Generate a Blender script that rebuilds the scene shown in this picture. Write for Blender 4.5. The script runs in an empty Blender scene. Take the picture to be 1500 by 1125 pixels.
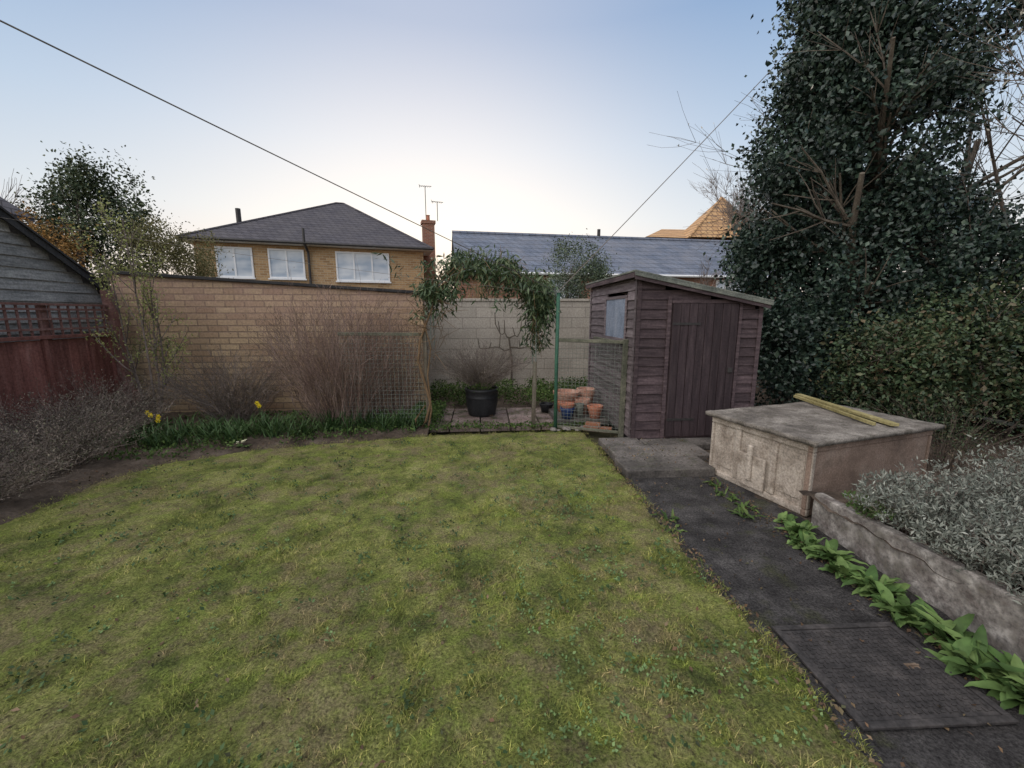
import bpy, math, random
import numpy as np
from mathutils import Vector, noise as mn
R=random.Random(11); rng=np.random.default_rng(11)
scene=bpy.context.scene; COL=scene.collection
U=R.uniform

# ------------------------------------------------------------------ materials
def nt(name):
    m=bpy.data.materials.new(name); m.use_nodes=True
    n=m.node_tree.nodes; l=m.node_tree.links
    return m,n,l,n['Principled BSDF']
def rgb(c): return (c[0],c[1],c[2],1)
def ramp(n,l,fac,stops):
    r=n.new('ShaderNodeValToRGB'); e=r.color_ramp.elements
    e[0].position=stops[0][0]; e[0].color=rgb(stops[0][1])
    e[1].position=stops[-1][0]; e[1].color=rgb(stops[-1][1])
    for p,c in stops[1:-1]:
        x=e.new(p); x.color=rgb(c)
    l.new(fac,r.inputs[0]); return r.outputs[0]
def noisen(n,l,vec,scale,detail=6,rough=.6,dist=0):
    t=n.new('ShaderNodeTexNoise'); t.inputs['Scale'].default_value=scale; t.inputs['Detail'].default_value=detail
    t.inputs['Roughness'].default_value=rough; t.inputs['Distortion'].default_value=dist
    l.new(vec,t.inputs['Vector']); return t.outputs['Fac']
def mapping(n,l,scale=(1,1,1),rot=(0,0,0)):
    tc=n.new('ShaderNodeTexCoord'); mp=n.new('ShaderNodeMapping'); mp.inputs['Scale'].default_value=scale
    mp.inputs['Rotation'].default_value=rot
    l.new(tc.outputs['Object'],mp.inputs['Vector']); return mp.outputs[0]
def mix(n,l,fac,a,b,mode='MIX'):
    m=n.new('ShaderNodeMix'); m.data_type='RGBA'; m.blend_type=mode
    for s,v in ((m.inputs[0],fac),(m.inputs[6],a),(m.inputs[7],b)):
        if hasattr(v,'is_linked') or hasattr(v,'links'): l.new(v,s)
        elif isinstance(v,(int,float)): s.default_value=v
        else: s.default_value=rgb(v)
    return m.outputs[2]
def maprange(n,l,v,a,b,c,d):
    m=n.new('ShaderNodeMapRange'); l.new(v,m.inputs[0])
    for i,x in enumerate((a,b,c,d)): m.inputs[i+1].default_value=x
    return m.outputs[0]
def grey(n,l,v):
    cc=n.new('ShaderNodeCombineColor'); [l.new(v,cc.inputs[i]) for i in range(3)]; return cc.outputs[0]
def bump(n,l,b,h,strength,dist=.01):
    u=n.new('ShaderNodeBump'); u.inputs['Strength'].default_value=strength; u.inputs['Distance'].default_value=dist
    l.new(h,u.inputs['Height']); l.new(u.outputs[0],b.inputs['Normal'])
def M(name,stops,scale=(5,5,5),rough=.85,bs=.3,bd=.005,bscale=60,island=0,spec=.25,metal=0,fine=.35,finescale=40,lo=.3,hi=.7,moss=None):
    m,n,l,b=nt(name); v=mapping(n,l,scale)
    f=noisen(n,l,v,1.0,8,.62)
    k=len(stops); st=[(lo+(hi-lo)*i/(k-1),c) for i,c in enumerate(stops)]
    c=ramp(n,l,f,st)
    v2=mapping(n,l,(1,1,1)); f2=noisen(n,l,v2,finescale,4,.7)
    if moss:
        f4=noisen(n,l,v2,moss[1],7,.7); c=mix(n,l,maprange(n,l,f4,moss[2],moss[3],0,moss[4]),c,moss[0])
    c=mix(n,l,1.0,c,grey(n,l,maprange(n,l,f2,.3,.7,1-fine,1+fine)),'MULTIPLY')
    if island:
        g=n.new('ShaderNodeNewGeometry')
        c=mix(n,l,1.0,c,grey(n,l,maprange(n,l,g.outputs['Random Per Island'],0,1,1-island,1+island)),'MULTIPLY')
    l.new(c,b.inputs['Base Color']); b.inputs['Roughness'].default_value=rough
    b.inputs['Specular IOR Level'].default_value=spec; b.inputs['Metallic'].default_value=metal
    if bs:
        h=noisen(n,l,v2 if scale[0]==scale[2] else v,bscale if scale[0]==scale[2] else 2.5,5,.7); bump(n,l,b,h,bs,bd)
    return m
def ML(name,cols,rough=.55,spec=.3,trans=.0,pscale=1.2):
    m,n,l,b=nt(name); g=n.new('ShaderNodeNewGeometry')
    k=len(cols); c=ramp(n,l,g.outputs['Random Per Island'],[(i/(k-1),x) for i,x in enumerate(cols)])
    v=mapping(n,l); f=noisen(n,l,v,pscale,3,.6)
    c=mix(n,l,1.0,c,grey(n,l,maprange(n,l,f,.3,.7,.55,1.45)),'MULTIPLY'); l.new(c,b.inputs['Base Color'])
    b.inputs['Roughness'].default_value=rough; b.inputs['Specular IOR Level'].default_value=spec
    if trans:
        t=n.new('ShaderNodeBsdfTranslucent'); l.new(c,t.inputs[0]); ms=n.new('ShaderNodeMixShader'); ms.inputs[0].default_value=trans
        l.new(b.outputs[0],ms.inputs[1]); l.new(t.outputs[0],ms.inputs[2]); l.new(ms.outputs[0],n['Material Output'].inputs[0])
    return m
def MBR(name,c1,c2,mortar,bw,rh,ms=.008,stain=(.5,.4,.35),stainamt=.4,bs=.5,zs=1.0,rough=.9,patch=None):
    m,n,l,b=nt(name); tc=n.new('ShaderNodeTexCoord'); s=n.new('ShaderNodeSeparateXYZ'); l.new(tc.outputs['Object'],s.inputs[0])
    ad=n.new('ShaderNodeMath'); l.new(s.outputs[0],ad.inputs[0]); l.new(s.outputs[1],ad.inputs[1])
    zz=n.new('ShaderNodeMath'); zz.operation='MULTIPLY'; zz.inputs[1].default_value=zs; l.new(s.outputs[2],zz.inputs[0])
    cb=n.new('ShaderNodeCombineXYZ'); l.new(ad.outputs[0],cb.inputs[0]); l.new(zz.outputs[0],cb.inputs[1])
    t=n.new('ShaderNodeTexBrick'); t.inputs['Scale'].default_value=1; t.inputs['Brick Width'].default_value=bw; t.inputs['Row Height'].default_value=rh
    t.inputs['Mortar Size'].default_value=ms; t.inputs['Mortar Smooth'].default_value=.3; t.inputs['Bias'].default_value=0
    t.inputs['Color1'].default_value=rgb(c1); t.inputs['Color2'].default_value=rgb(c2); t.inputs['Mortar'].default_value=rgb(mortar)
    l.new(cb.outputs[0],t.inputs['Vector'])
    v=mapping(n,l); f=noisen(n,l,v,1.1,8,.65); fm=maprange(n,l,f,.4,.7,0,stainamt)
    c=mix(n,l,fm,t.outputs['Color'],stain)
    if patch:
        z=maprange(n,l,s.outputs[2],patch[1],patch[2],0,patch[3]); f4=noisen(n,l,v,2.2,6,.7); 
        mm=n.new('ShaderNodeMath'); mm.operation='MULTIPLY'; l.new(z,mm.inputs[0]); l.new(maprange(n,l,f4,.3,.6,.2,1),mm.inputs[1])
        c=mix(n,l,mm.outputs[0],c,patch[0])
    f2=noisen(n,l,v,28,5,.7)
    c=mix(n,l,1.0,c,grey(n,l,maprange(n,l,f2,.3,.7,.72,1.25)),'MULTIPLY'); l.new(c,b.inputs['Base Color']); b.inputs['Roughness'].default_value=rough
    b.inputs['Specular IOR Level'].default_value=.2
    iv=n.new('ShaderNodeMath'); iv.operation='SUBTRACT'; iv.inputs[0].default_value=1; l.new(t.outputs['Fac'],iv.inputs[1])
    a2=n.new('ShaderNodeMath'); a2.operation='MULTIPLY_ADD'; l.new(f2,a2.inputs[0]); a2.inputs[1].default_value=.4; l.new(iv.outputs[0],a2.inputs[2])
    bump(n,l,b,a2.outputs[0],bs,.008); return m
def MLawn(name,isl):
    m,n,l,b=nt(name); v=mapping(n,l)
    f=noisen(n,l,v,2.3,9,.75,.3); c=ramp(n,l,f,[(.33,(.085,.105,.035)),(.42,(.145,.175,.05)),(.50,(.23,.255,.07)),(.57,(.33,.34,.11)),(.68,(.39,.36,.17))])
    f2=noisen(n,l,v,1.7,10,.80); c=mix(n,l,maprange(n,l,f2,.48,.58,0,.80),c,(.29,.235,.135))
    f5=noisen(n,l,v,3.7,8,.75,1.0); c=mix(n,l,maprange(n,l,f5,.51,.61,0,.75),c,(.26,.32,.07))
    f3=noisen(n,l,v,10,10,.85,.6); c=mix(n,l,maprange(n,l,f3,.54,.62,0,.75),c,(.11,.085,.055))
    if isl:
        g=n.new('ShaderNodeNewGeometry'); r=ramp(n,l,g.outputs['Random Per Island'],[(0,(.5,.6,.45)),(.5,(.95,.95,.85)),(.85,(1.25,1.2,1.1)),(1,(2.1,1.75,1.9))])
        c=mix(n,l,1.0,c,r,'MULTIPLY')
    else:
        f6=noisen(n,l,v,80,5,.85)
        c=mix(n,l,1.0,c,grey(n,l,maprange(n,l,f6,.38,.62,.35,1.5)),'MULTIPLY'); bump(n,l,b,f6,1.0,.03)
    l.new(c,b.inputs['Base Color']); b.inputs['Roughness'].default_value=.85; b.inputs['Specular IOR Level'].default_value=.12
    return m
m_lawn=MLawn('lawn_ground_mat',False); m_blade=MLawn('lawn_blade_mat',True)
m_soil=M('soil',[(.035,.026,.02),(.085,.064,.048),(.14,.11,.088)],(4,4,4),.95,.9,.03,18)
m_ground=M('rough_ground',[(.03,.03,.015),(.06,.055,.03),(.09,.08,.05)],(1,1,1),.95,.5,.02,8)
m_tar=M('old_tarmac',[(.030,.028,.028),(.062,.058,.057),(.12,.112,.107)],(4,4,4),.95,1.0,.03,55,fine=.7,finescale=75,moss=((.065,.07,.03),3.0,.54,.66,.6),spec=.12)
m_slab=M('old_slab',[(.055,.05,.046),(.12,.108,.098),(.19,.17,.155)],(3,3,3),.9,.8,.012,50,island=.25,fine=.5,moss=((.06,.07,.03),4,.54,.68,.6))
m_pink=M('pink_slab',[(.13,.095,.085),(.22,.165,.15),(.29,.235,.21)],(3,3,3),.9,.6,.008,60,island=.25,fine=.45,moss=((.06,.065,.03),4,.48,.60,.8))
m_conc=M('rough_concrete',[(.25,.21,.17),(.40,.345,.29),(.50,.44,.375)],(3,3,3),.95,1.0,.010,55,fine=.4,finescale=60,moss=((.20,.16,.125),5,.50,.66,.8))
m_concbrown=M('brown_shaded_concrete',[(.15,.105,.08),(.25,.18,.14),(.33,.26,.21)],(2.5,2.5,2.5),.95,.8,.008,55,fine=.35,finescale=70,moss=((.12,.09,.07),3,.5,.65,.7))  # brown end face; its shade beside the lit side is put into the colour
m_lid=M('weathered_concrete_lid',[(.10,.088,.078),(.18,.16,.14),(.27,.245,.215)],(4,4,4),.95,.8,.006,70,fine=.5,finescale=80,lo=.35,hi=.65,moss=((.08,.07,.055),9,.50,.62,.7))
m_render=M('weathered_render',[(.13,.11,.10),(.22,.20,.182),(.40,.37,.34)],(9,9,9),.95,.8,.008,60,fine=.5,lo=.36,hi=.66,moss=((.10,.09,.07),5,.50,.62,.7))
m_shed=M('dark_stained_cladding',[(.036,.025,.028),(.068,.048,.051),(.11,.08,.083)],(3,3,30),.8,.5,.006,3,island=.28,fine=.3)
m_shedside=M('lit_faded_cladding',[(.075,.058,.062),(.13,.105,.11),(.20,.17,.175)],(3,3,30),.8,.5,.006,3,island=.3,fine=.25)  # greyed by fading, and lightened in colour as the side facing the light
m_door=M('dark_door_planks',[(.027,.019,.021),(.046,.032,.035),(.072,.053,.055)],(22,22,2),.75,.5,.006,3,island=.25,fine=.25)
m_felt=M('roof_felt',[(.08,.088,.078),(.14,.15,.13),(.21,.215,.18)],(5,5,5),.9,.5,.004,90)
m_red=M('red_stained_fence',[(.13,.052,.043),(.20,.082,.066),(.26,.125,.105)],(14,14,2),.85,.4,.005,3,island=.25)
m_trel=M('trellis_wood',[(.13,.06,.05),(.20,.105,.09),(.26,.155,.135)],(6,6,6),.85,.3,.004,60)
m_wbd=M('grey_weatherboard',[(.16,.16,.155),(.30,.295,.285),(.42,.41,.39)],(3,3,28),.9,.5,.006,3,island=.3)
m_darkroof=M('dark_felt_edge',[(.02,.02,.022),(.05,.048,.048)],(4,4,4),.8,.3)
m_post=M('weathered_post',[(.06,.05,.038),(.12,.10,.075),(.18,.165,.13)],(20,20,2),.9,.5,.005,3,fine=.3)
m_rail=M('greenish_rail',[(.07,.075,.055),(.12,.12,.09),(.18,.175,.13)],(6,6,6),.9,.4,.004,60)
m_greenwood=M('algae_timber',[(.17,.145,.06),(.28,.24,.11),(.36,.32,.17)],(3,3,3),.9,.5,.005,60)
m_green=M('green_paint',[(.03,.09,.06),(.06,.15,.10)],(8,8,8),.6,.2,.002,60)
m_wire=M('galvanised_wire',[(.14,.16,.14),(.22,.24,.21)],(8,8,8),.6,0)
m_rope=M('washing_line',[(.14,.12,.11),(.22,.19,.17)],(8,8,8),.8,0)
m_bark=M('bark',[(.055,.043,.033),(.11,.09,.07),(.16,.14,.11)],(8,8,3),.9,.7,.01,3)
m_twig=M('warm_brown_twigs',[(.13,.08,.068),(.21,.145,.12),(.29,.22,.19)],(3,3,3),.9,0,island=.4)
m_twiggrey=M('grey_twigs',[(.10,.08,.068),(.18,.145,.125),(.25,.21,.18)],(3,3,3),.9,0,island=.4)
m_twigdark=M('dark_twigs',[(.065,.05,.04),(.12,.095,.075)],(3,3,3),.9,0,island=.3)
m_twiggold=M('golden_twigs',[(.16,.11,.06),(.28,.20,.11)],(3,3,3),.9,0,island=.3)
m_vine=M('tan_vine',[(.12,.075,.04),(.24,.155,.09)],(8,8,4),.9,.4,.004,3)
m_white=M('white_upvc',[(.72,.73,.74),(.80,.80,.80)],(3,3,3),.4,0,fine=.03)
m_gutter=M('dark_plastic',[(.03,.028,.028),(.05,.047,.045)],(3,3,3),.5,0)
m_terra=M('terracotta',[(.36,.14,.085),(.48,.20,.125),(.54,.28,.20)],(9,9,9),.85,.3,.003,60)
m_terra2=M('faded_terracotta',[(.34,.17,.12),(.46,.26,.19),(.54,.37,.30)],(9,9,9),.85,.3,.003,60)
m_blue=M('blue_glaze',[(.02,.04,.12),(.035,.07,.20)],(9,9,9),.25,0,spec=.6)
m_barrel=M('black_plastic',[(.012,.013,.015),(.028,.028,.03)],(5,5,5),.45,.1,.002,60)
m_iron=M('cast_iron',[(.022,.020,.020),(.042,.038,.037),(.075,.066,.062)],(6,6,6),.8,.6,.004,90,spec=.3,fine=.5)
m_rust=M('rust',[(.10,.07,.05),(.20,.15,.11)],(9,9,9),.9,.3)
m_board=M('blue_grey_board',[(.12,.15,.20),(.20,.235,.30),(.26,.29,.35)],(6,6,3),.6,.2,.003,60)
m_brick=MBR('buff_brick',(.50,.37,.225),(.33,.22,.14),(.23,.17,.12),.30,.098,.011,(.38,.29,.19),.35,.8,patch=((.43,.28,.23),1.2,2.0,.65))
m_housebrick=MBR('tan_house_brick',(.48,.31,.16),(.30,.18,.09),(.46,.38,.26),.30,.11,.012,(.4,.28,.17),.25)
m_redbrick=MBR('red_brick',(.32,.14,.08),(.24,.10,.06),(.3,.24,.2),.225,.075,.009,(.2,.12,.09),.4)
m_block=MBR('painted_blockwork',(.43,.385,.33),(.37,.335,.285),(.28,.25,.215),.60,.225,.010,(.27,.24,.20),.7,.6)
m_tile=MBR('grey_roof_tile',(.095,.09,.102),(.068,.065,.077),(.03,.028,.034),.30,.16,.014,(.12,.11,.11),.4,.9)
m_slate=MBR('blue_slate',(.16,.185,.24),(.11,.13,.175),(.05,.06,.075),.35,.24,.016,(.20,.20,.22),.6,.6)
m_orange=MBR('orange_lit_roof_tile',(.60,.38,.19),(.46,.27,.13),(.22,.13,.08),.5,.35,.05,(.42,.28,.17),.5,.8)  # warm low sunlight on the far roofs is painted into the tile colour
def mglass():
    m,n,l,b=nt('sky_painted_glass'); v=mapping(n,l,(1,1,2)); f=noisen(n,l,v,1.0,2,.5)
    c=ramp(n,l,f,[(.35,(.32,.40,.50)),(.6,(.62,.66,.70))]); l.new(c,b.inputs['Base Color']); b.inputs['Roughness'].default_value=.12  # pale blue ramp paints reflected sky and net curtain into the pane
    b.inputs['Specular IOR Level'].default_value=.8; return m
m_glass=mglass()
l_holly=ML('holly_leaf',[(.009,.018,.015),(.019,.036,.027),(.030,.053,.037),(.06,.09,.06)],.40,.45,0,1.6)
l_ever=ML('evergreen_leaf',[(.03,.05,.025),(.06,.085,.04),(.12,.13,.06)],.6,.3)
l_ivy=ML('ivy_leaf',[(.05,.08,.05),(.09,.12,.07),(.14,.165,.10)],.5,.3)
l_sap=ML('spring_leaf',[(.20,.23,.07),(.32,.34,.12),(.44,.44,.19)],.6,.2,.3)
l_olive=ML('olive_leaf',[(.10,.10,.04),(.17,.16,.07),(.24,.21,.10)],.7,.2,.2)
l_brown=ML('brown_dry_leaf',[(.07,.045,.03),(.14,.085,.05),(.05,.06,.03),(.19,.13,.08)],.8,.15)
l_mix=ML('ivy_hedge_leaf',[(.018,.034,.016),(.03,.055,.024),(.05,.078,.034),(.075,.10,.045),(.11,.075,.045)],.5,.35)
l_clim=ML('climber_leaf',[(.03,.055,.026),(.06,.095,.042),(.12,.15,.07)],.45,.35,.1)
l_lav=ML('grey_green_leaf',[(.11,.125,.105),(.19,.205,.175),(.30,.31,.27)],.9,.1,0,5)
l_heb=ML('heathy_leaf',[(.11,.085,.07),(.18,.145,.12),(.24,.20,.165),(.12,.13,.075)],.9,.1,0,4)
l_comf=ML('broad_leaf',[(.045,.09,.025),(.085,.145,.042),(.135,.20,.065)],.6,.2,.12,9)
l_strap=ML('bulb_leaf',[(.035,.075,.025),(.07,.13,.04),(.12,.18,.07)],.5,.3,.1,3)
l_gc=ML('ground_cover_leaf',[(.03,.06,.015),(.07,.12,.03),(.12,.17,.05)],.6,.2,.1,2)
l_weed=ML('weed_leaf',[(.09,.15,.05),(.15,.22,.085)],.6,.2,0,3)
l_dweed=ML('dark_weed_leaf',[(.04,.07,.025),(.07,.115,.04)],.6,.2,0,3)
l_yel=ML('yellow_petal',[(.75,.55,.02),(.85,.68,.05)],.6,.2)
l_cream=ML('cream_petal',[(.75,.72,.45),(.8,.78,.6)],.6,.2)
l_bud=ML('pale_bud',[(.35,.33,.28),(.55,.52,.45)],.7,.2)
l_orange=ML('rusty_leaf',[(.20,.10,.03),(.34,.18,.05),(.12,.10,.04)],.7,.2)

# ------------------------------------------------------------------ mesh builder
class MB:
    def __init__(s): s.v=[]; s.f=[]; s.m=[]
    def add(s,vs,fs,m=0):
        o=len(s.v); s.v.extend([tuple(v) for v in vs]); s.f.extend([tuple(i+o for i in f) for f in fs]); s.m.extend([m]*len(fs))
    def hexa(s,p,m=0):
        s.add(p,[(3,2,1,0),(4,5,6,7),(0,1,5,4),(1,2,6,5),(2,3,7,6),(3,0,4,7)],m)
    def box(s,x0,x1,y0,y1,z0,z1,m=0):
        s.hexa([(x0,y0,z0),(x1,y0,z0),(x1,y1,z0),(x0,y1,z0),(x0,y0,z1),(x1,y0,z1),(x1,y1,z1),(x0,y1,z1)],m)
    def tube(s,pts,rad,n=5,m=0):
        pts=[Vector(p) for p in pts]
        if not hasattr(rad,'__len__'): rad=[rad]*len(pts)
        o=len(s.v); K=len(pts)
        for i,p in enumerate(pts):
            t=(pts[min(i+1,K-1)]-pts[max(i-1,0)]).normalized()
            ref=Vector((0,0,1)) if abs(t.z)<.9 else Vector((1,0,0))
            a=t.cross(ref).normalized(); b=t.cross(a)
            for k in range(n):
                w=2*math.pi*k/n; s.v.append(tuple(p+(a*math.cos(w)+b*math.sin(w))*rad[i]))
        for i in range(K-1):
            for k in range(n):
                k2=(k+1)%n; s.f.append((o+i*n+k,o+i*n+k2,o+(i+1)*n+k2,o+(i+1)*n+k)); s.m.append(m)
        if n>3:
            s.f.append(tuple(o+k for k in range(n))[::-1]); s.m.append(m)
            s.f.append(tuple(o+(K-1)*n+k for k in range(n))); s.m.append(m)
    def lathe(s,prof,n=24,m=0,c=(0,0)):
        o=len(s.v)
        for r,z in prof:
            for k in range(n):
                w=2*math.pi*k/n; s.v.append((c[0]+r*math.cos(w),c[1]+r*math.sin(w),z))
        for i in range(len(prof)-1):
            for k in range(n):
                k2=(k+1)%n; s.f.append((o+i*n+k,o+i*n+k2,o+(i+1)*n+k2,o+(i+1)*n+k)); s.m.append(m)
    def leaf(s,base,az,L,W,el,droop,seg=6,fold=.25,m=0,strap=False):
        p=Vector(base); o=len(s.v); h=Vector((math.cos(az),math.sin(az),0)); sd=Vector((-math.sin(az),math.cos(az),0)); e=el
        tw=U(-.25,.25)
        for i in range(seg+1):
            t=i/seg
            w=(W*(1-t)**.35*(1 if t<.98 else 0) if strap else W*(.12+math.sin(math.pi*min(1,t**.8)))*.9*(1 if t<.99 else .0))*.5
            up=Vector((0,0,1))*math.cos(e)-h*math.sin(e)
            q=p+up*(.004*math.sin(i*2.3))
            s.v.append(tuple(q+sd*w+up*w*fold)); s.v.append(tuple(q)); s.v.append(tuple(q-sd*w+up*w*fold))
            d=h*math.cos(e)+Vector((0,0,1))*math.sin(e)+sd*tw; p=p+d.normalized()*(L/seg); e-=droop/seg
        for i in range(seg):
            a=o+i*3
            s.f.append((a,a+1,a+4,a+3)); s.f.append((a+1,a+2,a+5,a+4)); s.m+= [m,m]
def setp(o,label,cat,group=None,kind=None):
    if label: o['label']=label
    if cat: o['category']=cat
    if group: o['group']=group
    if kind: o['kind']=kind
def mkobj(name,mesh,mats,loc=(0,0,0),rz=0,parent=None,label=None,cat=None,group=None,kind=None,bev=0,smooth=False):
    for m in mats: mesh.materials.append(m)
    o=bpy.data.objects.new(name,mesh); COL.objects.link(o); o.location=loc; o.rotation_euler=(0,0,rz)
    if parent: o.parent=parent
    setp(o,label,cat,group,kind)
    if smooth:
        mesh.polygons.foreach_set('use_smooth',[True]*len(mesh.polygons))
    if bev:
        b=o.modifiers.new('bevel','BEVEL'); b.width=bev; b.segments=2; b.limit_method='ANGLE'
    return o
def O(name,mb,mats,**k):
    if not isinstance(mats,(list,tuple)): mats=[mats]
    me=bpy.data.meshes.new(name); me.from_pydata(mb.v,[],mb.f)
    if len(mats)>1: me.polygons.foreach_set('material_index',mb.m)
    me.update(); return mkobj(name,me,mats,**k)
def OB(name,mats,boxes,**k):
    mb=MB()
    for b in boxes: mb.box(*b)
    return O(name,mb,mats,**k)
def E(name,loc,label,cat,rz=0,group=None,parent=None):
    o=bpy.data.objects.new(name,None); o.empty_display_size=.2; COL.objects.link(o); o.location=loc; o.rotation_euler=(0,0,rz)
    if parent: o.parent=parent
    setp(o,label,cat,group); return o
def npmesh(name,V,F):
    me=bpy.data.meshes.new(name); V=np.ascontiguousarray(V,dtype=np.float32); F=np.ascontiguousarray(F,dtype=np.int32); k=F.shape[1]
    me.vertices.add(len(V)); me.vertices.foreach_set('co',V.ravel()); me.loops.add(F.size); me.loops.foreach_set('vertex_index',F.ravel())
    me.polygons.add(len(F)); me.polygons.foreach_set('loop_start',np.arange(0,F.size,k,dtype=np.int32)); 
    me.update(calc_edges=True); return me
def norm(a): return a/np.maximum(1e-9,np.linalg.norm(a,axis=1,keepdims=True))
def leafmesh(name,P,L,w=.28,bias=(0,0,0),fold=.12,D=None,flat=0):
    P=np.asarray(P,float); N=len(P); L=np.broadcast_to(np.asarray(L,float),(N,))[:,None]*rng.uniform(.65,1.25,(N,1))
    if D is None: D=rng.normal(size=(N,3))
    D=norm(norm(D)+np.array(bias)); r=rng.normal(size=(N,3)); 
    if flat: r=r*(1-flat)+np.array((0,0,1))*flat*2
    S=norm(np.cross(D,r)); Nn=np.cross(S,D)
    V=np.stack([P,P+D*L*.45+S*L*w+Nn*L*fold,P+D*L,P+D*L*.45-S*L*w+Nn*L*fold],1).reshape(-1,3)
    b=np.arange(N)[:,None]*4; F=np.concatenate([b+np.array([[0,1,2]]),b+np.array([[0,2,3]])],0)
    return npmesh(name,V,F)
def crownpts(ells,nc,npc,cr,seed=0,gap=.0,gs=.9,shell=.55):
    out=[]; W=np.array([e[6] for e in ells],float); W/=W.sum()
    while len(out)<nc:
        e=ells[rng.choice(len(ells),p=W)]; d=rng.normal(size=3); d/=np.linalg.norm(d); r=rng.uniform(shell**3,1)**(1/3)
        p=np.array(e[:3])+d*r*np.array(e[3:6])
        if p[2]<.1: continue
        if gap and mn.noise(Vector((p[0]*gs+seed,p[1]*gs,p[2]*gs)))<gap-.5: continue
        out.append(p)
    C=np.array(out); pts=np.repeat(C,npc,0)+rng.normal(size=(nc*npc,3))*cr*rng.uniform(.5,1.3,(nc,1)).repeat(npc,0)
    return pts
def rv(): 
    v=Vector((R.gauss(0,1),R.gauss(0,1),R.gauss(0,1))); return v.normalized()
def grow(mb,p,d,L,r,lvl,mx,tips,kids=4,shrink=.62,spread=.8,curl=.16,grav=0,seg=5,rmin=.004,start=.3):
    p=Vector(p); d=Vector(d).normalized(); pts=[p]; rad=[r]; ds=[d]
    for i in range(seg):
        d=(d+rv()*curl+Vector((0,0,grav))).normalized(); p=p+d*(L/seg); pts.append(p); ds.append(d); rad.append(max(rmin*.6,r*(1-(i+1)/seg*.6)))
    mb.tube(pts,rad,8 if r>.06 else (5 if r>.02 else 3))
    if lvl<mx:
        for k in range(kids+R.randint(-1,1)):
            t=U(start,1); i=min(seg,int(t*seg)+0); nd=(ds[i]+rv()*spread).normalized()
            grow(mb,pts[i],nd,L*shrink*U(.7,1.2),max(rmin,rad[i]*U(.5,.7)),lvl+1,mx,tips,kids,shrink,spread,curl,grav,max(3,seg-1),rmin,start)
    else: tips.extend(pts[1:])

# ------------------------------------------------------------------ ground
def edge(x,y):
    yb=np.interp(x,[-3.9,-3.5,-2.62,-1.0,1.6],[4.1,4.7,5.15,5.5,5.62])
    return np.minimum(x+3.85,yb-y)
def nz(x,y,s,o=0): return mn.noise(Vector((x*s+o,y*s,o*1.7)))
def grid(name,x0,x1,y0,y1,st,zf,keep=None):
    xs=np.linspace(x0,x1,int((x1-x0)/st)+1); ys=np.linspace(y0,y1,int((y1-y0)/st)+1); nx=len(xs); ny=len(ys)
    V=np.array([(x,y,zf(x,y)) for y in ys for x in xs]); F=[]
    i,j=np.meshgrid(np.arange(nx-1),np.arange(ny-1)); a=(j*nx+i).ravel(); F=np.stack([a,a+1,a+nx+1,a+nx],1)
    if keep is not None:
        c=V[F].mean(1); F=F[keep(c[:,0],c[:,1])]
    me=npmesh(name,V,F); me.polygons.foreach_set('use_smooth',[True]*len(me.polygons)); return me
mb=MB(); mb.add([(-300,-300,-.08),(300,-300,-.08),(300,300,-.08),(-300,300,-.08)],[(0,1,2,3)])
O('ground',mb,m_ground,label='rough dark earth and grass ground around the garden',cat='ground',kind='structure')
def lawnz(x,y): 
    e=float(edge(x,y)); z=.02+.016*nz(x,y,2)+.012*nz(x,y,8,3)+.012*nz(x,y,22,5)
    if x>1.3: z-=.02*((x-1.3)/.12)**2*(1+nz(x,y,8,2))
    if e<.12: z-= (.12-e)*.25
    return z
mkobj('lawn',grid('lawn',-4.4,1.44,-3,5.85,.03,lawnz,lambda x,y:edge(x,y)>-.2),[m_lawn],label='mossy patchy lawn with yellow green grass',cat='lawn',kind='structure')
def bedz(x,y):
    e=float(edge(x,y)); return .005+min(.06,max(-.06,-e*.25))+.018*nz(x,y,4,1)+.016*nz(x,y,14,2)+.012*nz(x,y,30,8)
mkobj('flower_bed_soil',grid('flower_bed_soil',-5.6,-.75,-3,7.0,.04,bedz,lambda x,y:edge(x,y)<.15),[m_soil],label='dark bare soil of the flower border',cat='soil',kind='structure')
mkobj('rear_bed_soil',grid('rear_bed_soil',-1.2,8,6.9,9.0,.08,lambda x,y:.01+.03*nz(x,y,5,2)),[m_soil],label='dark soil bed under the block wall',cat='soil',kind='structure')
mkobj('side_soil',grid('side_soil',2.3,8,2.6,7.3,.08,lambda x,y:-.01+.03*nz(x,y,4,6)),[m_soil],label='dark soil and litter under the holly tree',cat='soil',kind='structure')
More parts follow.
